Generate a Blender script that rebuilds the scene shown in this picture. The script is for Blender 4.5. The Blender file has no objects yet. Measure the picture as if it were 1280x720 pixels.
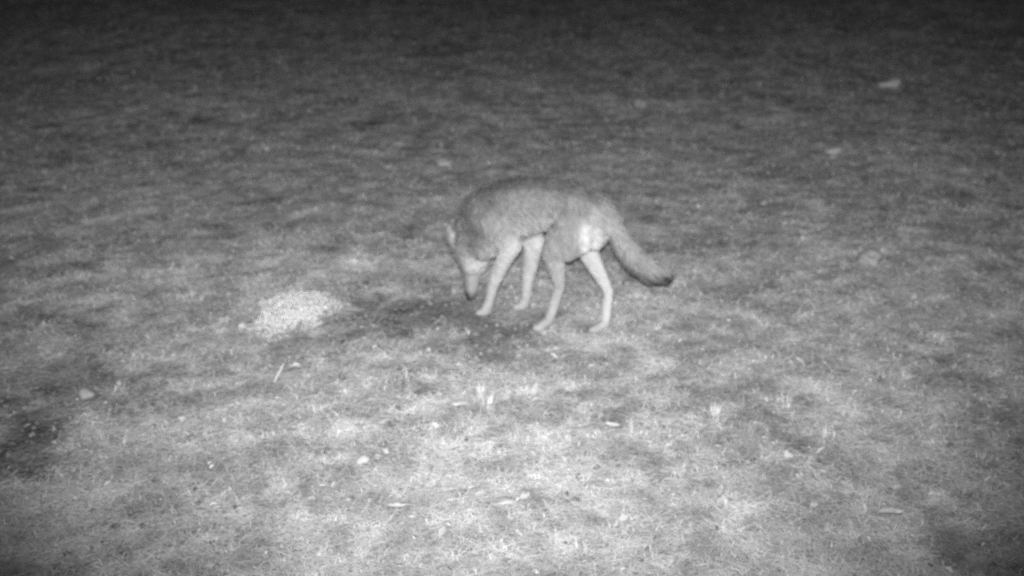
import bpy, math, random
import numpy as np
from mathutils import Vector

sc = bpy.context.scene
COL = sc.collection
rng = np.random.default_rng(11)
random.seed(11)

# ------------------------------------------------------------------ camera
CAM_H = 2.13
PITCH = math.radians(21.0)
FPX = 1545.0                       # focal length in pixels of the 1280 wide photograph
cam_d = bpy.data.cameras.new('camera')
cam = bpy.data.objects.new('camera', cam_d)
COL.objects.link(cam)
cam.location = (0, 0, CAM_H)
cam.rotation_euler = (math.pi / 2 - PITCH, 0, 0)
cam_d.sensor_width = 36
cam_d.lens = FPX / 1280 * 36
cam_d.clip_start = 0.05
cam_d.clip_end = 600
cam_d.dof.use_dof = True           # a cheap fixed-focus lens, a little soft everywhere
cam_d.dof.focus_distance = 3.0
cam_d.dof.aperture_fstop = 2.5
sc.camera = cam

# ------------------------------------------------------------------ night sky
w = bpy.data.worlds.new('World')
sc.world = w
w.use_nodes = True
nt = w.node_tree
bg = nt.nodes['Background']
sky = nt.nodes.new('ShaderNodeTexSky')
sky.sky_type = 'NISHITA'
sky.sun_disc = False
sky.sun_elevation = math.radians(-4)
bwn = nt.nodes.new('ShaderNodeRGBToBW')
nt.links.new(sky.outputs[0], bwn.inputs[0])
nt.links.new(bwn.outputs[0], bg.inputs[0])
bg.inputs[1].default_value = 0.10

# ------------------------------------------------------------------ the infrared flash of the trail camera
ld = bpy.data.lights.new('infrared_flash', 'SPOT')
ld.energy = 3400
ld.color = (1, 1, 1)
ld.spot_size = math.radians(76)
ld.spot_blend = 1.0
ld.shadow_soft_size = 0.035
lamp = bpy.data.objects.new('infrared_flash', ld)
COL.objects.link(lamp)
lamp.location = (-0.01, 0.02, CAM_H + 0.06)
aim = Vector((0.0, 20.0, 0.0)) - lamp.location
lamp.rotation_euler = aim.to_track_quat('-Z', 'Y').to_euler()

sc.view_settings.view_transform = 'Standard'
sc.view_settings.look = 'None'
sc.view_settings.gamma = 1.0
sc.view_settings.exposure = 0.0
sc.render.engine = 'CYCLES'
sc.cycles.max_bounces = 4
sc.cycles.diffuse_bounces = 3
sc.cycles.pixel_filter_type = 'BLACKMAN_HARRIS'
sc.cycles.filter_width = 2.2
sc.cycles.use_denoising = False

# ------------------------------------------------------------------ helpers
def tag(o, label=None, cat=None, group=None, kind=None):
    if label: o['label'] = label
    if cat: o['category'] = cat
    if group: o['group'] = group
    if kind: o['kind'] = kind
    return o

def ground_at(u, v):
    """where the photograph's pixel (u, v) meets the ground, in metres"""
    dy = math.cos(PITCH) - (v - 360) / FPX * math.sin(PITCH)
    dz = -math.sin(PITCH) - (v - 360) / FPX * math.cos(PITCH)
    t = CAM_H / -dz
    return (u - 640) / FPX * t, dy * t

_tab = rng.random((256, 256))
def vnoise(x, y):
    xi = np.floor(x).astype(int); yi = np.floor(y).astype(int)
    fx = x - xi; fy = y - yi
    fx = fx * fx * (3 - 2 * fx); fy = fy * fy * (3 - 2 * fy)
    a = _tab[xi & 255, yi & 255]; b = _tab[(xi + 1) & 255, yi & 255]
    c = _tab[xi & 255, (yi + 1) & 255]; d = _tab[(xi + 1) & 255, (yi + 1) & 255]
    return (a * (1 - fx) + b * fx) * (1 - fy) + (c * (1 - fx) + d * fx) * fy

def fbm(x, y, s, n=4):
    r = 0; amp = 0.5; tot = 0
    for i in range(n):
        r = r + amp * vnoise(x / s + 17.3 * i, y / s + 5.1 * i); tot += amp
        s *= 0.5; amp *= 0.55
    return r / tot

def smooth(a, b, x):
    t = np.clip((x - a) / (b - a), 0, 1)
    return t * t * (3 - 2 * t)

def np_mesh(name, verts, faces, cols=None, normals=None, smooth_shade=True):
    """faces: (n,k) int array, all with the same corner count"""
    me = bpy.data.meshes.new(name)
    nv = len(verts); nf, k = faces.shape
    me.vertices.add(nv); me.vertices.foreach_set('co', np.asarray(verts, np.float32).ravel())
    me.loops.add(nf * k); me.loops.foreach_set('vertex_index', faces.astype(np.int32).ravel())
    me.polygons.add(nf)
    me.polygons.foreach_set('loop_start', np.arange(0, nf * k, k, dtype=np.int32))
    me.polygons.foreach_set('loop_total', np.full(nf, k, np.int32))
    me.polygons.foreach_set('use_smooth', np.full(nf, smooth_shade))
    me.update(calc_edges=True)
    if cols is not None:
        at = me.attributes.new('tone', 'FLOAT', 'POINT')
        at.data.foreach_set('value', np.asarray(cols, np.float32).ravel())
    if normals is not None:
        me.normals_split_custom_set_from_vertices(np.asarray(normals, np.float32).tolist())
    return me

def link(name, me, mat=None, parent=None, loc=None):
    o = bpy.data.objects.new(name, me)
    COL.objects.link(o)
    if mat: me.materials.append(mat)
    if parent: o.parent = parent
    if loc is not None: o.location = loc
    return o

def tone_mat(name, lo=0.0, hi=1.0, rough=0.9, nscale=30.0, namt=0.12, spec=0.2, bump=0.0, transl=0.0):
    """neutral grey surface: its 'tone' attribute, mottled by noise"""
    m = bpy.data.materials.new(name); m.use_nodes = True
    t = m.node_tree; n = t.nodes; p = n['Principled BSDF']
    a = n.new('ShaderNodeAttribute'); a.attribute_name = 'tone'
    g = n.new('ShaderNodeTexCoord')
    nz = n.new('ShaderNodeTexNoise'); nz.inputs['Scale'].default_value = nscale; nz.inputs['Detail'].default_value = 6
    t.links.new(g.outputs['Object'], nz.inputs['Vector'])
    mr = n.new('ShaderNodeMapRange'); mr.inputs['From Min'].default_value = 0.3; mr.inputs['From Max'].default_value = 0.7
    mr.inputs['To Min'].default_value = 1 - namt; mr.inputs['To Max'].default_value = 1 + namt
    t.links.new(nz.outputs[0], mr.inputs['Value'])
    mu = n.new('ShaderNodeMath'); mu.operation = 'MULTIPLY'
    t.links.new(a.outputs['Fac'], mu.inputs[0]); t.links.new(mr.outputs[0], mu.inputs[1])
    cb = n.new('ShaderNodeCombineColor')
    for i in range(3): t.links.new(mu.outputs[0], cb.inputs[i])
    t.links.new(cb.outputs[0], p.inputs['Base Color'])
    p.inputs['Roughness'].default_value = rough
    p.inputs['Specular IOR Level'].default_value = spec
    if bump:
        b = n.new('ShaderNodeBump'); b.inputs['Strength'].default_value = bump; b.inputs['Distance'].default_value = 0.02
        t.links.new(nz.outputs[0], b.inputs['Height']); t.links.new(b.outputs[0], p.inputs['Normal'])
    return m

def flat_mat(name, v, rough=0.8, spec=0.3, nscale=40, namt=0.15, bump=0.3):
    m = tone_mat(name, rough=rough, spec=spec, nscale=nscale, namt=namt, bump=bump)
    t = m.node_tree
    for n in list(t.nodes):
        if n.type == 'ATTRIBUTE': t.nodes.remove(n)
    for n in t.nodes:
        if n.type == 'MATH': n.inputs[0].default_value = v
    return m

# ------------------------------------------------------------------ ground: relief and cover
# bare or trampled patches: photo centre u, v, half sizes, amount (positive = bare dark soil, negative = pale dead grass)
PATCH = [
 (565, 404, 105, 26, .9), (478, 392, 52, 22, .85), (600, 430, 60, 16, .5), (560, 355, 55, 9, .55),
 (305, 283, 62, 13, .6), (250, 300, 50, 8, .4), (172, 402, 95, 12, .7), (90, 395, 70, 12, .5), (505, 497, 34, 15, .7),
 (490, 546, 22, 9, .55), (15, 575, 70, 46, .8), (50, 520, 80, 26, .55), (150, 470, 110, 20, .45), (210, 500, 60, 16, .35),
 (460, 150, 17, 9, .8), (556, 60, 40, 8, .6), (620, 463, 24, 6, .55), (872, 490, 34, 11, .55), (560, 590, 60, 14, .35),
 (1185, 545, 70, 16, .35), (1010, 520, 50, 8, .3), (700, 530, 90, 7, .3), (275, 86, 14, 7, .6), (420, 355, 40, 7, .5),
 (900, 300, 60, 7, .25), (1160, 440, 70, 9, .3), (760, 470, 60, 6, .4), (330, 240, 60, 6, .3), (1020, 380, 60, 8, .25),
 (80, 330, 60, 6, .3), (640, 640, 70, 9, .25), (420, 420, 40, 8, .4), (960, 590, 70, 10, .25),
 (385, 455, 40, 7, .4), (600, 372, 60, 12, .6), (700, 450, 70, 10, .4), (540, 470, 50, 8, .35), (680, 590, 60, 9, .3), (420, 610, 60, 9, .3), (120, 440, 60, 8, .4), (250, 445, 60, 7, .3), (740, 505, 50, 7, .3),
 (450, 326, 120, 8, -.8), (210, 348, 170, 7, -.75), (90, 372, 90, 6, -.6), (270, 322, 120, 4, -.5), (230, 428, 120, 6, -.5), (480, 480, 70, 10, -.3),
 (330, 520, 120, 30, -.25), (640, 600, 160, 40, -.3), (800, 440, 70, 18, -.3), (470, 180, 90, 30, -.1),
 (900, 620, 90, 26, -.25), (555, 200, 14, 4, -.6), (1112, 112, 10, 6, -.8), (860, 330, 80, 12, -.2), (500, 300, 60, 8, -.25),
]
PW = []
for u, v, ru, rv, a in PATCH:
    x, y = ground_at(u, v); x1, _ = ground_at(u + ru, v); _, y0 = ground_at(u, v + rv); _, y1 = ground_at(u, v - rv)
    PW.append((x, (y0 + y1) / 2, x1 - x, (y1 - y0) / 2, a))

def cover(x, y):
    """-1 pale thatch .. +1 bare dark soil"""
    wx = x + 0.30 * (fbm(x, y, .5, 4) - .5) + 0.10 * (fbm(x + 9, y, .11, 3) - .5)
    wy = y + 0.55 * (fbm(x + 40, y + 7, .5, 4) - .5) + 0.16 * (fbm(x, y + 9, .11, 3) - .5)
    r = np.zeros_like(x)
    brk = 1.50 * smooth(.34, .62, fbm(x * .62 + 33, y * 1.1 + 71, .17, 3)) + .12     # bare ground is broken up by surviving thatch
    for px, py, rx, ry, a in PW:
        d = np.hypot((wx - px) / rx, (wy - py) / ry)
        r += a * (1 - smooth(.50, 1.45, d)) * (brk if a > 0 else 1)
    r += .70 * (fbm(x + 3, y * .75, .75, 5) - .5)        # natural unevenness of the meadow
    r += .80 * (fbm(x + 13, y + 5, .16, 3) - .5)
    return np.clip(r, -1, 1.15)

def mottle(x, y):
    """hand-sized mats of paler and darker thatch, about .6 .. 1.4"""
    a = fbm(x + 61, y * .85 + 3, .20, 3); b = fbm(x * .8 + 11, y + 23, .085, 3); c = fbm(x * .7 + 81, y + 2, .038, 2)
    m = 1 + .60 * (a - .5) + .75 * (b - .5) + .65 * (c - .5)
    m += .26 * smooth(.66, .80, fbm(x + 5, y + 91, .10, 2)) - .24 * smooth(.64, .80, fbm(x + 25, y + 41, .13, 3))
    return np.clip(m, .5, 1.5)

def relief(x, y):
    c = cover(x, y)
    z = .10 * (fbm(x, y, 2.2, 3) - .5) + .030 * (fbm(x + 5, y, .45, 3) - .5) + .024 * (fbm(x, y + 8, .11, 3) - .5)
    z = z - .012 * np.clip(c, 0, 1) + 0.004
    wolf = np.exp(-(((x - .10) / .55) ** 2 + ((y - 5.1) / .55) ** 2) ** 2)   # trodden flat where the animal stands
    return z * (1 - .88 * wolf)

def axis(lo, hi, step, far, grow):
    a = list(np.arange(lo, hi, step)); s = step
    while a[-1] < far: s *= grow; a.append(a[-1] + s)
    s = step
    while a[0] > -far: s *= grow; a.insert(0, a[0] - s)
    return np.array(a)
gx = axis(-5.2, 5.2, .026, 260, 1.13)
gy = axis(2.2, 9.0, .026, 9.05, 1.02)
gy = gy[gy > 2.0]
s = .026
yl = list(gy)
while yl[-1] < 300: s *= 1.02 if yl[-1] < 17 else 1.13; yl.append(yl[-1] + s)
s = .026
while yl[0] > -120: s *= 1.13; yl.insert(0, yl[0] - s)
gy = np.array(yl)
X, Y = np.meshgrid(gx, gy)
fade = 1 - smooth(20, 60, np.hypot(X, Y))
Z = relief(X, Y) * (fade * .9 + .1)
Cv = cover(X, Y)
soil = .35 - .17 * np.clip(Cv, 0, 1) + .12 * np.clip(-Cv, 0, 1)
soil = soil * mottle(X, Y)
nx, ny = len(gx), len(gy)
idx = np.arange(nx * ny).reshape(ny, nx)
F = np.stack([idx[:-1, :-1], idx[:-1, 1:], idx[1:, 1:], idx[1:, :-1]], -1).reshape(-1, 4)
M_SOIL = tone_mat('meadow_soil', nscale=55, namt=.35, bump=.6, rough=1.0, spec=.05)
g = link('ground', np_mesh('ground', np.stack([X, Y, Z], -1).reshape(-1, 3), F, soil.ravel()), M_SOIL)
tag(g, 'uneven meadow soil with trampled bare patches under dead grass', kind='structure')

# ------------------------------------------------------------------ dead grass and litter
def blades(n_try, rmin, rmax, dens, hgt, wid, lie, tone, seed, keep=None):
    """many bent strips, three cross sections each. lie: 0 upright .. 1 flat"""
    r = np.random.default_rng(seed)
    ang = r.uniform(-.62, .62, n_try)
    # radius by density falling with distance
    rr = rmin * (rmax / rmin) ** (r.random(n_try) ** dens)
    x = rr * np.sin(ang); y = rr * np.cos(ang)
    cv = cover(x, y)
    p = keep(cv, x, y) if keep else np.clip(1 - .90 * np.clip(cv, 0, 1), .10, 1)
    k = r.random(n_try) < p
    x, y, cv, rr = x[k], y[k], cv[k], rr[k]
    n = len(x)
    z = relief(x, y)
    clump = fbm(x + 70, y, .12, 3)
    L = hgt * (.45 + 1.1 * r.random(n)) * (.5 + clump) 
    az = r.uniform(0, 2 * math.pi, n) + 1.2 * (fbm(x, y, .6, 2) - .5)
    tilt = np.clip(lie + .22 * (r.random(n) - .5), 0, 1) * (math.pi / 2)
    t1 = tilt * (.55 + .38 * lie)
    d0 = np.stack([np.sin(t1) * np.cos(az), np.sin(t1) * np.sin(az), np.cos(t1)], -1)
    t2 = np.minimum(tilt * 1.25, 1.62)
    d1 = np.stack([np.sin(t2) * np.cos(az + .3), np.sin(t2) * np.sin(az + .3), np.cos(t2)], -1)
    wd = wid * (.6 + .8 * r.random(n)) * np.clip(rr / 5.0, .8, 2.2)
    sa = az + math.pi / 2 + r.uniform(-.7, .7, n)
    side = np.stack([np.cos(sa), np.sin(sa), .35 * (r.random(n) - .5)], -1)
    base = np.stack([x, y, z + .001 + .012 * lie * r.random(n)], -1)
    mid = base + d0 * (L * .5)[:, None]
    tip = mid + d1 * (L * .5)[:, None]
    tip[:, 2] = np.maximum(tip[:, 2], z + .002)
    V = np.stack([base - side * (wd * .4)[:, None], base + side * (wd * .4)[:, None],
                  mid - side * (wd * .5)[:, None], mid + side * (wd * .5)[:, None],
                  tip - side * (wd * .12)[:, None], tip + side * (wd * .12)[:, None]], 1).reshape(-1, 3)
    b = np.arange(n)[:, None] * 6
    Fq = np.concatenate([b + [0, 1, 3, 2], b + [2, 3, 5, 4]], 0)
    T = tone[0] + (tone[1] - tone[0]) * r.random(n) ** 1.3
    T = T * mottle(x, y) * (1 - .36 * np.clip(cv, 0, 1) + .22 * np.clip(-cv, 0, 1))
    T = np.clip(T, .03, .85)
    return np_mesh('blades', V, Fq, np.repeat(T, 6))

M_GRASS = tone_mat('dry_grass', nscale=120, namt=.08, rough=.85, spec=.15)
o = link('flattened_grass', blades(230000, 2.5, 19, .95, .050, .0050, 1.0, (.35, .48), 1), M_GRASS)
tag(o, 'pale dead grass blades lying flat over the whole meadow', kind='stuff')
o = link('short_grass', blades(90000, 2.5, 19, .95, .019, .0038, .66, (.34, .45), 2), M_GRASS)
tag(o, 'short upright grass growing between the flattened dead blades', kind='stuff')

def litter(n, seed):
    r = np.random.default_rng(seed)
    ang = r.uniform(-.62, .62, n); rr = 2.6 * (17 / 2.6) ** r.random(n)
    x = rr * np.sin(ang); y = rr * np.cos(ang); z = relief(x, y) + .006 + .014 * r.random(n)
    a = r.uniform(0, 2 * math.pi, n); L = .008 + .013 * r.random(n) ** 2.2; W = L * (.35 + .4 * r.random(n))
    tl = r.normal(0, .28, (n, 2))
    u = np.stack([np.cos(a), np.sin(a), tl[:, 0]], -1) * L[:, None]
    v = np.stack([-np.sin(a), np.cos(a), tl[:, 1]], -1) * W[:, None]
    c = np.stack([x, y, z], -1); cup = np.array([0, 0, .005])
    V = np.stack([c - u, c - v * .9 + cup, c + u, c + v * .9 + cup, c + u * .4 - v * 1.0, c - u * .5 + v * .8], 1)[:, [0, 1, 4, 2, 3, 5]].reshape(-1, 3)
    Fh = np.arange(n)[:, None] * 6 + np.arange(6)
    T = np.clip(r.normal(.38, .06, n), .2, .6)
    return np_mesh('litter', V, Fh, np.repeat(T, 6), smooth_shade=False)
o = link('leaf_litter', litter(2600, 5), M_GRASS)
tag(o, 'small dead leaf scraps strewn through the grass', kind='stuff')

def crumbs(n, seed):
    """small lumps of soil, mostly in the bare patches"""
    r = np.random.default_rng(seed)
    ang = r.uniform(-.62, .62, n * 3); rr = 2.6 * (15 / 2.6) ** r.random(n * 3)
    x = rr * np.sin(ang); y = rr * np.cos(ang); cv = cover(x, y)
    k = np.nonzero(r.random(n * 3) < .12 + .9 * np.clip(cv, 0, 1))[0][:n]
    x, y = x[k], y[k]; n = len(x)
    z = relief(x, y); s = .004 + .014 * r.random(n) ** 3
    o6 = np.array([[1, 0, 0], [0, 1, 0], [-1, 0, 0], [0, -1, 0], [0, 0, .8], [0, 0, -.6]])
    V = (np.stack([x, y, z + s * .3], -1)[:, None, :] + o6[None] * s[:, None, None] * (.6 + .7 * r.random((n, 6, 1)))).reshape(-1, 3)
    f = np.array([[0, 1, 4], [1, 2, 4], [2, 3, 4], [3, 0, 4], [1, 0, 5], [2, 1, 5], [3, 2, 5], [0, 3, 5]])
    Fh = (np.arange(n)[:, None, None] * 6 + f[None]).reshape(-1, 3)
    return np_mesh('crumbs', V, Fh, np.repeat(.09 + .13 * r.random(n), 6), smooth_shade=False)
o = link('soil_crumbs', crumbs(14000, 6), M_SOIL)
tag(o, 'loose crumbs of soil on the bare trampled patches', kind='stuff')

# ------------------------------------------------------------------ the pale heap of bait
def bait():
    r = np.random.default_rng(21)
    cx, cy = ground_at(367, 390)
    x1, _ = ground_at(369 + 44, 391); rx = x1 - cx
    _, ya = ground_at(369, 419); _, yb = ground_at(369, 361); ry = (yb - ya) / 2
    Vs, Fs, Ts = [], [], []; base = 0
    n = 5200
    q = r.normal(0, .50, (n, 2)); d = np.hypot(q[:, 0], q[:, 1])
    ang = np.arctan2(q[:, 1], q[:, 0])
    edge = 1 + .20 * np.sin(3 * ang + 1) + .16 * np.sin(7 * ang) + .1 * np.sin(11 * ang + 2)
    lim = d < edge * (1.0 + .35 * (r.random(n) ** 9))
    q = q[lim]; d = d[lim]; n = len(q)
    x = cx + q[:, 0] * rx + q[:, 1] * rx * .15; y = cy + q[:, 1] * ry
    hgt = .055 * np.clip(1 - d, 0, 1) ** .8 + .008
    z = relief(x, y) + hgt * (.25 + .8 * r.random(n))
    a = r.uniform(0, 2 * math.pi, n); L = .006 + .013 * r.random(n) ** 1.6; W = .0035 + .005 * r.random(n)
    el = r.normal(0, .5, n)
    u = np.stack([np.cos(a) * np.cos(el), np.sin(a) * np.cos(el), np.sin(el)], -1) * L[:, None]
    v = np.stack([-np.sin(a), np.cos(a), 0 * a], -1) * W[:, None]
    h = np.array([0, 0, 1.0])[None] * (W * .7)[:, None]
    c = np.stack([x, y, z], -1)
    V = np.stack([c - u, c - v, c + u, c + v, c + h, c - h], 1).reshape(-1, 3)
    f = np.array([[0, 1, 4], [1, 2, 4], [2, 3, 4], [3, 0, 4], [1, 0, 5], [2, 1, 5], [3, 2, 5], [0, 3, 5]])
    Fh = (np.arange(n)[:, None, None] * 6 + f[None]).reshape(-1, 3)
    T = np.clip(r.normal(.49, .07, n), .2, .8)
    return np_mesh('bait', V, Fh, np.repeat(T, 6))
M_BAIT = tone_mat('pale_bait', nscale=90, namt=.06, rough=.8, spec=.2)
o = link('bait_heap', bait(), M_BAIT)
tag(o, 'bright pale heap of loose crumbled bait on the ground left of the wolf', 'bait', kind='stuff')

# ------------------------------------------------------------------ single stones, leaves, stalks and tufts
M_STONE = flat_mat('pale_stone', .33, nscale=18, namt=.18, bump=.5)
M_DULL = flat_mat('dull_stone', .25, nscale=18, namt=.2, bump=.5)
M_LEAF = flat_mat('pale_leaf', .36, nscale=60, namt=.1, bump=.2)
M_STALK = flat_mat('dry_stalk', .62, nscale=60, namt=.12, bump=.2)

def stone_me(rx, ry, rz, seed):
    import bmesh
    bm = bmesh.new(); bmesh.ops.create_icosphere(bm, subdivisions=3, radius=1)
    r = np.random.default_rng(seed); k = r.normal(0, 1, (6, 3)); ph = r.uniform(0, 6, 6)
    for v in bm.verts:
        d = v.co.normalized(); s = 1.0
        for j in range(6): s += .11 * math.sin(2.1 * Vector(k[j]).dot(d) + ph[j])
        for j in range(6):
            q = Vector(k[j]).normalized(); e = d.dot(q)
            if e > .72: s *= .72 / e * .4 + .6
        v.co = Vector((d.x * s * rx, d.y * s * ry, d.z * s * rz))
    me = bpy.data.meshes.new('stone'); bm.to_mesh(me); bm.free()
    me.polygons.foreach_set('use_smooth', np.ones(len(me.polygons), bool)); return me

def leaf_me(L, W, seed):
    r = np.random.default_rng(seed); V = []; Fq = []
    n = 9
    for i in range(n + 1):
        t = i / n; ww = W * (math.sin(math.pi * min(1, t * 1.02)) ** .7) * (1 + .15 * math.sin(9 * t + seed))
        zc = .006 * math.sin(2.5 * t + seed) + .004
        for s in (-1, -.5, 0, .5, 1):
            V.append((L * (t - .5), s * ww * .5, zc + abs(s) ** 1.5 * W * .30 + .002 * r.random()))
    for i in range(n):
        for j in range(4):
            a = i * 5 + j; Fq.append((a, a + 1, a + 6, a + 5))
    me = np_mesh('leaf', np.array(V), np.array(Fq)); return me

def put(name, me, mat, u, v, rz, label, cat, group=None, sink=0.0):
    x, y = ground_at(u, v)
    z = float(relief(np.array([x]), np.array([y]))[0])
    o = link(name, me, mat, loc=(x, y, z + sink)); o.rotation_euler = (0, 0, rz)
    return tag(o, label, cat, group)

GS = 'stones scattered on the meadow'
put('stone', stone_me(.040, .026, .014, 12), M_STONE, 627, 634, .2, 'flat white stone in the bright foreground grass, widest of the pale stones', 'stone', GS, .007)
put('stone', stone_me(.028, .020, .016, 2), M_STONE, 453, 589, .5, 'small white stone in the lower foreground, left of the widest flat stone', 'stone', GS, .012)
put('stone', stone_me(.014, .011, .010, 3), M_STONE, 228, 532, 0, 'tiny white stone alone in the grass at the lower left', 'stone', GS, .012)
put('stone', stone_me(.020, .016, .016, 4), M_STONE, 656, 627, 1, 'little upright white stone just right of the widest flat stone', 'stone', GS, .014)
put('stone', stone_me(.060, .055, .045, 5), M_DULL, 1087, 332, .3, 'large round dull stone standing in the grass right of the tail', 'stone', GS, .022)
put('stone', stone_me(.075, .070, .050, 6), M_STONE, 1112, 114, .3, 'pale stone far back in the dark at the upper right', 'stone', GS, .024)
put('stone', stone_me(.060, .045, .025, 7), M_STONE, 1042, 196, .1, 'flat pale stone in the mid distance at the right', 'stone', GS, .018)
put('stone', stone_me(.045, .040, .035, 8), M_DULL, 800, 132, .9, 'dull stone in the distance above the animal\'s rump', 'stone', GS, .02)
put('stone', stone_me(.050, .040, .022, 9), M_STONE, 556, 201, .0, 'flat pale stone behind the animal\'s shoulders', 'stone', GS, .018)
put('stone', stone_me(.028, .026, .024, 10), M_DULL, 333, 188, .4, 'small dull stone in the distance at the left', 'stone', GS, .016)
put('stone', stone_me(.036, .030, .022, 11), M_DULL, 108, 501, .8, 'dull rounded stone on the dark bare ground at the left', 'stone', GS, .015)
GL = 'fallen leaves on the meadow'
put('fallen_leaf', leaf_me(.080, .034, 1), M_LEAF, 1112, 652, .1, 'long pale fallen leaf near the lower right corner', 'leaf', GL, .022)
put('fallen_leaf', leaf_me(.055, .030, 2), M_LEAF, 575, 519, 2.9, 'bright fallen leaf lying right of the dark hollow in front of the wolf', 'leaf', GL, .022)
put('fallen_leaf', leaf_me(.060, .026, 3), M_LEAF, 497, 651, .2, 'bright fallen leaf at the bottom edge of the grass, left of the flat stone', 'leaf', GL, .022)
put('fallen_leaf', leaf_me(.055, .030, 4), M_LEAF, 765, 543, 3.0, 'small pale fallen leaf in front of the dry upright stalks', 'leaf', GL, .022)
put('fallen_leaf', leaf_me(.060, .030, 6), M_LEAF, 900, 626, 1.2, 'pale curled fallen leaf in the right foreground', 'leaf', GL, .022)
put('fallen_leaf', leaf_me(.048, .022, 7), M_LEAF, 1104, 457, .2, 'small pale fallen leaf in the mid ground at the right', 'leaf', GL, .02)

def tube_rows(pts, rad, nseg=7):
    pts = np.array(pts, float); V = []; Fq = []
    for i, p in enumerate(pts):
        d = pts[min(i + 1, len(pts) - 1)] - pts[max(i - 1, 0)]; d /= np.linalg.norm(d)
        a = np.cross(d, [.3, .9, .1]); a /= np.linalg.norm(a); b = np.cross(d, a)
        for j in range(nseg):
            t = 2 * math.pi * j / nseg; V.append(p + rad[i] * (a * math.cos(t) + b * math.sin(t)))
    for i in range(len(pts) - 1):
        for j in range(nseg):
            k = (j + 1) % nseg; Fq.append((i * nseg + j, i * nseg + k, (i + 1) * nseg + k, (i + 1) * nseg + j))
    return np.array(V), np.array(Fq)

def stick(u, v, pts, rad, label, name='stick', cat='stick', group=None):
    V, Fq = tube_rows(pts, rad)
    return put(name, np_mesh(name, V, Fq), M_LEAF, u, v, 0, label, cat, group)
stick(342, 479, [(0, 0, -.01), (.012, .01, .02), (.03, .015, .05), (.042, .02, .072)], [.007, .007, .006, .003],
      'short bright stick leaning in the grass below the bait heap')

def tuft(u, v, n, h, wd, tone, label, seed, lean=(0, 0), spread=.03):
    r = np.random.default_rng(seed); V = []; Fq = []; N = []; T = []
    for i in range(n):
        a = r.uniform(0, 6.28); b = np.array([math.cos(a), math.sin(a), 0]) * spread * r.random() ** .6
        L = h * (.5 + .6 * r.random()); out = np.array([math.cos(a), math.sin(a), 0]) * r.uniform(.1, .55) + np.array([lean[0], lean[1], 0])
        sd = np.array([-math.sin(a + r.normal(0, .8)), math.cos(a), 0]); base = len(V)
        for k in range(5):
            t = k / 4; p = b + out * L * t ** 1.8 + np.array([0, 0, L * (t - .25 * t * t)]) - [0, 0, .008]
            ww = wd * (1 - t ** 1.5 * .9) * .5
            V += [p - sd * ww, p + sd * ww]
        for k in range(4): q = base + 2 * k; Fq.append((q, q + 1, q + 3, q + 2))
        T += [tone * .72 * (.7 + .5 * r.random())] * 10
    me = np_mesh('tuft', np.array(V), np.array(Fq), T)
    return put('grass_tuft', me, M_GRASS, u, v, 0, label, 'grass tuft', 'dry grass tufts standing above the flattened grass')
tuft(610, 514, 46, .075, .004, .72, 'bright dry grass tuft right of the dark hollow in the foreground', 41)
tuft(600, 500, 34, .085, .004, .60, 'taller dry grass tuft just behind the bright one in the foreground', 42, spread=.02)
tuft(790, 545, 26, .13, .0035, .58, 'tall thin dry grass tuft in the foreground below the hind paw', 43, spread=.022)
tuft(892, 520, 60, .075, .004, .68, 'broad pale grass tuft at the right of the foreground', 44, spread=.05)
tuft(984, 502, 40, .060, .004, .62, 'small grass tuft in the right mid ground', 45, spread=.03)
tuft(1032, 543, 40, .060, .004, .70, 'spiky pale grass tuft in the right foreground', 46, spread=.02)
tuft(822, 412, 30, .045, .004, .72, 'little bright grass tuft right of the hind paw', 47, spread=.018)
tuft(940, 424, 24, .045, .004, .66, 'tiny grass tuft under and right of the tail tip', 48, spread=.015)
tuft(1075, 640, 40, .055, .004, .66, 'low grass tuft beside the long leaf near the lower right corner', 49, spread=.025)
tuft(1230, 575, 36, .065, .004, .60, 'grass tuft at the right edge of the picture', 50, spread=.025)
tuft(640, 562, 22, .055, .0035, .75, 'small bright grass tuft in the middle of the foreground', 51, spread=.012)
tuft(432, 662, 30, .060, .004, .74, 'bright grass tuft at the bottom edge left of the centre', 52, spread=.02)
tuft(508, 482, 70, .060, .004, .55, 'rounded grass tuft behind the dark hollow in the foreground', 53, spread=.08)
tuft(770, 350, 26, .05, .004, .55, 'low grass tuft under the tail between hind leg and tail', 54, spread=.03)
tuft(1055, 335, 30, .055, .004, .55, 'grass tuft growing beside the large round stone', 55, spread=.03)
tuft(130, 560, 36, .060, .004, .45, 'grey grass tuft on the dark bare ground at the lower left', 56, spread=.03)

# ------------------------------------------------------------------ the wolf
TH = math.radians(38)
RX, RY = 0.366, 4.918
root = bpy.data.objects.new('wolf', None); COL.objects.link(root)
root.location = (RX, RY, 0.0)
root.rotation_euler = (0, 0, math.pi - TH)       # local +X is forward, local -Y is its left side... see below
# local frame: x forward, y towards its own left side, z up. Heading = (-cos TH, sin TH), left = (-sin TH, -cos TH)
tag(root, 'grey wolf with pale legs sniffing the ground with lowered head and hanging tail', 'wolf')

BONES = []   # p0, p1, r0(lat,depth), r1, flow dir, fur length, zone
def chain(pts, flow=None, fur=.02, zone='body'):
    """pts: (x, y, z, r_lateral, r_depth)"""
    for a, b in zip(pts[:-1], pts[1:]):
        p0 = np.array(a[:3], float); p1 = np.array(b[:3], float)
        d = p1 - p0; d = d / (np.linalg.norm(d) + 1e-9)
        fl = np.array(flow, float) if flow is not None else d
        BONES.append((p0, p1, a[3:5], b[3:5], fl, fur, zone))

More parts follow.
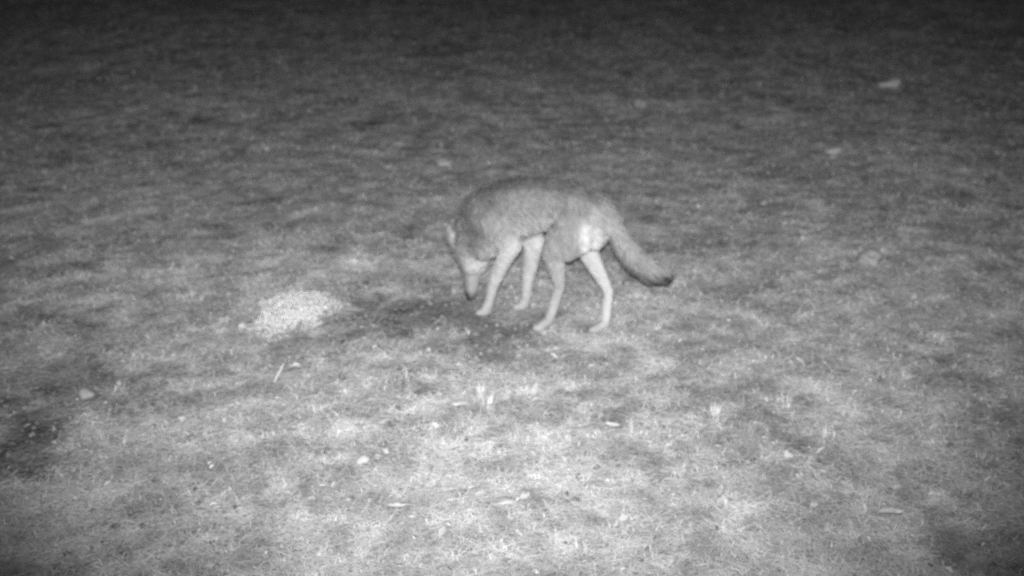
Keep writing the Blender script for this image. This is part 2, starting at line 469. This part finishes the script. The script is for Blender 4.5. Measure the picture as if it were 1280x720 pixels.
chain([(-.035, 0, .545, .055, .055), (.04, 0, .575, .080, .082), (.12, 0, .588, .088, .092), (.24, 0, .583, .085, .100), (.35, 0, .553, .097, .118),
       (.45, 0, .513, .104, .132), (.54, 0, .468, .100, .125)], flow=(-.9, 0, -.42), fur=.034, zone='trunk')
chain([(.50, 0, .49, .098, .130), (.60, 0, .435, .106, .122), (.660, 0, .365, .086, .102), (.690, .004, .305, .078, .086)], flow=(-.55, 0, .8), fur=.045, zone='neck')
chain([(.684, .004, .31, .078, .084), (.688, .008, .255, .084, .078), (.682, .012, .205, .068, .062)], flow=(.0, 0, 1), fur=.020, zone='head')
chain([(.685, .012, .20, .055, .054), (.688, .016, .150, .041, .044), (.689, .020, .095, .032, .036), (.688, .023, .055, .026, .029)], flow=(0, 0, 1), fur=.006, zone='muzzle')
chain([(.50, 0, .44, .085, .09), (.59, 0, .375, .092, .090), (.648, .010, .30, .074, .075)], flow=(-.6, 0, -.2), fur=.045, zone='neck')
chain([(-.005, 0, .53, .055, .05), (.03, 0, .465, .055, .05), (.10, 0, .46, .07, .06)], flow=(-.4, 0, -.8), fur=.022, zone='thigh')
chain([(.660, .012, .27, .060, .060), (.668, .016, .215, .050, .048)], flow=(-.5, 0, .4), fur=.030, zone='head')
# hind legs
for sgn, stf, hk, mt, pw in ((-1, (.125, .385), (-.012, .212), (.000, .06), (.040, .020)), (1, (.180, .385), (.150, .235), (.205, .065), (.245, .020))):
    y = .068 * sgn
    chain([(.075, y * .75, .555, .060, .090), (.085, y, .49, .058, .096), ((.085 + stf[0]) / 2 + .01, y * 1.15, .43, .050, .078), (stf[0], y * 1.2, stf[1], .040, .052)],
          flow=(-.35, 0, -.9), fur=.018, zone='thigh')
    chain([(stf[0], y * 1.2, stf[1], .040, .052), (stf[0] * .6 + hk[0] * .4, y * 1.1, stf[1] * .6 + hk[1] * .4, .029, .042), (hk[0], y, hk[1], .018, .024)],
          flow=(-.3, 0, -.9), fur=.010, zone='shank')
    chain([(hk[0], y, hk[1], .018, .024), (mt[0] * .6 + hk[0] * .4, y, mt[1] * .6 + hk[1] * .4, .019, .022), (mt[0], y, mt[1], .020, .021)], fur=.006, zone='shank')
    chain([(mt[0], y, mt[1], .018, .018), (pw[0], y, .024, .030, .022)], fur=.005, zone='paw')
    for k in range(4):
        yy = y + (k - 1.5) * .0145; xx = pw[0] + .028 - .006 * abs(k - 1.5)
        chain([(pw[0] - .002, y + (k - 1.5) * .010, .020, .016, .016), (xx, yy, .017, .0145, .0145)], fur=.004, zone='paw')
# front legs
def front(sh, up, el, fm, wr, pas, paw, sgn):
    chain([sh + (.052, .085), up + (.050, .070), el + (.036, .046)], flow=(-.3, 0, -.9), fur=.022, zone='shoulder')
    chain([el + (.040, .046), fm + (.031, .035), wr + (.023, .026)], fur=.008, zone='fore')
    chain([wr + (.023, .026), pas + (.021, .022), (paw[0] - .005, paw[1], .028, .030, .023)], fur=.005, zone='fore')
    for k in range(4):
        yy = paw[1] + (k - 1.5) * .0155; xx = paw[0] + .030 - .006 * abs(k - 1.5)
        chain([(paw[0], paw[1] + (k - 1.5) * .010, .021, .017, .017), (xx, yy, .017, .015, .015)], fur=.004, zone='paw')
front((.50, -.062, .47), (.46, -.078, .41), (.400, -.082, .345), (.418, -.08, .245), (.436, -.078, .14), (.445, -.078, .06), (.465, -.078), -1)
front((.52, .064, .475), (.47, .082, .44), (.395, .088, .385), (.445, .088, .285), (.505, .084, .165), (.530, .082, .075), (.555, .080), 1)
# tail
chain([(-.02, 0, .585, .036, .036), (-.070, .002, .532, .030, .033), (-.125, .006, .465, .034, .040), (-.190, .012, .412, .038, .043), (-.262, .016, .386, .038, .042), (-.322, .018, .386, .026, .029)],
      fur=.036, zone='tail')

def capsule_mesh():
    """each bone as a lofted, rounded, tapered tube; all joined by voxel remesh below"""
    V = []; Fq = []
    NS = 16
    for p0, p1, r0, r1, fl, fu, zn in BONES:
        d = p1 - p0; L = np.linalg.norm(d); d = d / L
        lat = np.array([0, 1.0, 0]); lat = lat - d * lat.dot(d)
        if np.linalg.norm(lat) < .2: lat = np.array([1.0, 0, 0]) - d * d[0]
        lat /= np.linalg.norm(lat); dep = np.cross(d, lat)
        rows = []
        for a in (-88, -65, -40, -18): rows.append((p0 + d * math.sin(math.radians(a)) * min(r0), math.cos(math.radians(a)) * r0[0], math.cos(math.radians(a)) * r0[1]))
        for t in (0, .25, .5, .75, 1): rows.append((p0 + (p1 - p0) * t, r0[0] + (r1[0] - r0[0]) * t, r0[1] + (r1[1] - r0[1]) * t))
        for a in (18, 40, 65, 88): rows.append((p1 + d * math.sin(math.radians(a)) * min(r1), math.cos(math.radians(a)) * r1[0], math.cos(math.radians(a)) * r1[1]))
        b = len(V)
        for c, ra, rb in rows:
            for j in range(NS):
                t = 2 * math.pi * j / NS; V.append(c + lat * ra * math.cos(t) + dep * rb * math.sin(t))
        for i in range(len(rows) - 1):
            for j in range(NS):
                k = (j + 1) % NS; Fq.append((b + i * NS + j, b + i * NS + k, b + (i + 1) * NS + k, b + (i + 1) * NS + j))
        # close the two ends with quads
        for row in (0, len(rows) - 1):
            q = b + row * NS
            for j in range(NS // 2 - 1): Fq.append((q + j, q + j + 1, q + NS - 2 - j, q + NS - 1 - j))
    return V, Fq

def ear_geo(side):
    """a pointed, slightly cupped ear laid back against the neck"""
    V = []; Fq = []
    base = np.array([.735, side * .042 + .008, .275]); tip = base + np.array([.045, side * .030, .085])
    d = tip - base; L = np.linalg.norm(d); d /= L
    wv = np.array([.35, side * .9, -.3]); wv -= d * wv.dot(d); wv /= np.linalg.norm(wv); th_ = np.cross(d, wv)
    n = 8; NS = 12
    for i in range(n + 1):
        t = i / n; ww = .030 * (1 - t) ** .7 + .003; tt = .012 * (1 - t * .5)
        for j in range(NS):
            a = 2 * math.pi * j / NS; V.append(base + d * L * t + wv * ww * math.cos(a) + th_ * (tt * math.sin(a) - .010 * math.cos(a) ** 2))
    for i in range(n):
        for j in range(NS): k = (j + 1) % NS; Fq.append((i * NS + j, i * NS + k, (i + 1) * NS + k, (i + 1) * NS + j))
    for q in (0, n * NS):
        for j in range(NS // 2 - 1): Fq.append((q + j, q + j + 1, q + NS - 2 - j, q + NS - 1 - j))
    return V, Fq

def build_body():
    V, Fq = capsule_mesh()
    for s in (-1, 1):
        v2, f2 = ear_geo(s); b = len(V); V += v2; Fq += [tuple(b + i for i in f) for f in f2]
    me0 = np_mesh('body_blocks', np.array(V), np.array(Fq))
    tmp = bpy.data.objects.new('tmp', me0); COL.objects.link(tmp)
    m = tmp.modifiers.new('r', 'REMESH'); m.mode = 'VOXEL'; m.voxel_size = .0052; m.use_smooth_shade = True
    m = tmp.modifiers.new('s', 'SMOOTH'); m.factor = .5; m.iterations = 16
    dg = bpy.context.evaluated_depsgraph_get()
    me = bpy.data.meshes.new_from_object(tmp.evaluated_get(dg))
    bpy.data.objects.remove(tmp); return me
body_me = build_body(); body_me.name = 'body'
nv = len(body_me.vertices)
P = np.empty(nv * 3, np.float32); body_me.vertices.foreach_get('co', P); P = P.reshape(-1, 3).astype(float)
N = np.empty(nv * 3, np.float32); body_me.vertices.foreach_get('normal', N); N = N.reshape(-1, 3).astype(float)

ZONES = ['trunk', 'neck', 'head', 'muzzle', 'thigh', 'shank', 'paw', 'shoulder', 'fore', 'tail']
def fields(Q, NQ):
    """soft blend over the bones: flow, fur length, base tone"""
    n = len(Q); Wt = np.zeros(n); FL = np.zeros((n, 3)); FU = np.zeros(n); TN = np.zeros(n); best = np.full(n, 9.); zb = np.zeros(n, int)
    for p0, p1, r0, r1, fl, fu, zn in BONES:
        d = p1 - p0; L2 = d.dot(d); t = np.clip(((Q - p0) @ d) / L2, 0, 1)
        c = p0 + t[:, None] * d; rr = (r0[0] + r0[1]) / 2 * (1 - t) + (r1[0] + r1[1]) / 2 * t
        dist = np.linalg.norm(Q - c, axis=1) - rr
        wgt = np.exp(-np.clip(dist, -.03, 1) / .010)
        x, y, z = Q[:, 0], Q[:, 1], Q[:, 2]
        up = NQ[:, 2]
        if zn == 'trunk':
            tn = .24 + 0 * x; tn = tn - .10 * smooth(.35, .92, up)
            tn = tn + .10 * smooth(-.1, -.7, up)
            tn = tn + .04 * smooth(.01, -.05, x) * smooth(.57, .50, z)        # pale rump patch under the tail
        elif zn == 'neck':
            tn = .23 - .10 * smooth(.2, .9, NQ[:, 0] * .7 + up * .7) + .16 * smooth(.1, -.8, NQ[:, 0])
        elif zn == 'head':
            tn = .24 - .06 * smooth(.3, .9, NQ[:, 0]) + .30 * smooth(.265, .215, z) * smooth(.3, -.5, NQ[:, 0])
        elif zn == 'muzzle':
            tn = .21 - .09 * smooth(.2, .9, NQ[:, 0]) + .12 * smooth(.1, -.6, NQ[:, 0]) - .2 * smooth(.09, .05, z)
        elif zn == 'thigh':
            inner = smooth(.2, -.6, NQ[:, 1] * np.sign(y))
            rear = smooth(.038, .012, x) * smooth(.57, .53, z) * smooth(.40, .45, z)
            tn = .23 + .10 * inner + .22 * rear * smooth(.0, .03, y) + .09 * smooth(.0, -.03, y) * smooth(.50, .44, z)
        elif zn == 'shank':
            inner = smooth(.3, -.5, NQ[:, 1] * np.sign(y))
            tn = .29 + .12 * inner + .08 * smooth(.3, .1, z)
        elif zn == 'paw': tn = .38 + 0 * x
        elif zn == 'shoulder': tn = .25 + .16 * smooth(.42, .36, z)
        elif zn == 'fore': tn = .40 + 0 * x
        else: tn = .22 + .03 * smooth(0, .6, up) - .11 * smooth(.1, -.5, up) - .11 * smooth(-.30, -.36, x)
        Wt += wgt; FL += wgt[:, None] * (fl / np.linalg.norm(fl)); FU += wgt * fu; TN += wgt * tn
    return FL / Wt[:, None], FU / Wt, TN / Wt * .80
FLv, FUv, TNv = fields(P, N)
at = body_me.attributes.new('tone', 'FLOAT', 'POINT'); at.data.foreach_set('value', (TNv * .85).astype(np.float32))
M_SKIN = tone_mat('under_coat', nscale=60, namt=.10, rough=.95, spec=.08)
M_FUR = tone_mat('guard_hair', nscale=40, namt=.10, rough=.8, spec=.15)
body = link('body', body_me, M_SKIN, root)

def build_fur():
    r = np.random.default_rng(77)
    body_me.calc_loop_triangles()
    nt_ = len(body_me.loop_triangles); T = np.empty(nt_ * 3, np.int32); body_me.loop_triangles.foreach_get('vertices', T); T = T.reshape(-1, 3)
    A = np.linalg.norm(np.cross(P[T[:, 1]] - P[T[:, 0]], P[T[:, 2]] - P[T[:, 0]]), axis=1)
    FUt = FUv[T].mean(1)
    prob = A * (1 + .012 / FUt); prob /= prob.sum()
    n = 130000
    ti = r.choice(nt_, n, p=prob); a = r.random(n); b = r.random(n); fl = a + b > 1; a[fl] = 1 - a[fl]; b[fl] = 1 - b[fl]
    w3 = np.stack([1 - a - b, a, b], -1)
    Q = (P[T[ti]] * w3[:, :, None]).sum(1); NN = (N[T[ti]] * w3[:, :, None]).sum(1); NN /= np.linalg.norm(NN, axis=1)[:, None]
    D = (FLv[T[ti]] * w3[:, :, None]).sum(1); D = D - NN * (D * NN).sum(1)[:, None]; D /= np.linalg.norm(D, axis=1)[:, None] + 1e-6
    L = (FUv[T[ti]] * w3).sum(1) * (.6 + .7 * r.random(n)); tn = (TNv[T[ti]] * w3).sum(1)
    clump = .6 * vnoise(Q[:, 0] * 55 + Q[:, 1] * 40, Q[:, 2] * 55 + 9) + .4 * vnoise(Q[:, 0] * 22 + 4, Q[:, 2] * 24 + Q[:, 1] * 20)
    jit = r.normal(0, .16, (n, 3))
    d0 = D * .80 + NN * (.36 + .16 * clump)[:, None] + jit; d0 /= np.linalg.norm(d0, axis=1)[:, None]
    d1 = D * .95 + NN * .10 + np.array([0, 0, -.18]) + jit; d1 /= np.linalg.norm(d1, axis=1)[:, None]
    side = np.cross(D, NN) + NN * r.normal(0, .55, n)[:, None]; side += r.normal(0, .35, (n, 3)); side /= np.linalg.norm(side, axis=1)[:, None]
    wd = np.clip(L * .05, .0007, .0017)
    b0 = Q - NN * .001; m0 = b0 + d0 * (L * .5)[:, None]; e0 = m0 + d1 * (L * .5)[:, None]
    V = np.stack([b0 - side * wd[:, None], b0 + side * wd[:, None], m0 - side * (wd * .8)[:, None], m0 + side * (wd * .8)[:, None],
                  e0 - side * (wd * .1)[:, None], e0 + side * (wd * .1)[:, None]], 1).reshape(-1, 3)
    V[:, 2] = np.maximum(V[:, 2], .002)
    bI = np.arange(n)[:, None] * 6
    Fq = np.concatenate([bI + [0, 1, 3, 2], bI + [2, 3, 5, 4]], 0)
    tn = tn * (.72 + .5 * r.random(n)) * (.72 + .56 * clump)
    T6 = np.repeat(tn, 6).reshape(-1, 6); T6[:, 4:] *= .94
    return np_mesh('fur', V, Fq, T6.ravel())
fur = link('fur', build_fur(), M_FUR, root)

# nose, eyes, claws
M_DARK = flat_mat('wet_black', .03, rough=.3, spec=.5, nscale=80, namt=.1, bump=.1)
def part(name, me, mat, loc, rot=(0, 0, 0)):
    o = link(name, me, mat, root, loc); o.rotation_euler = rot; return o
part('nose', stone_me(.014, .016, .013, 31), M_DARK, (.694, .023, .032))
for s in (-1, 1):
    part('eye', stone_me(.006, .008, .008, 33), M_DARK, (.722, .014 + s * .045, .192))
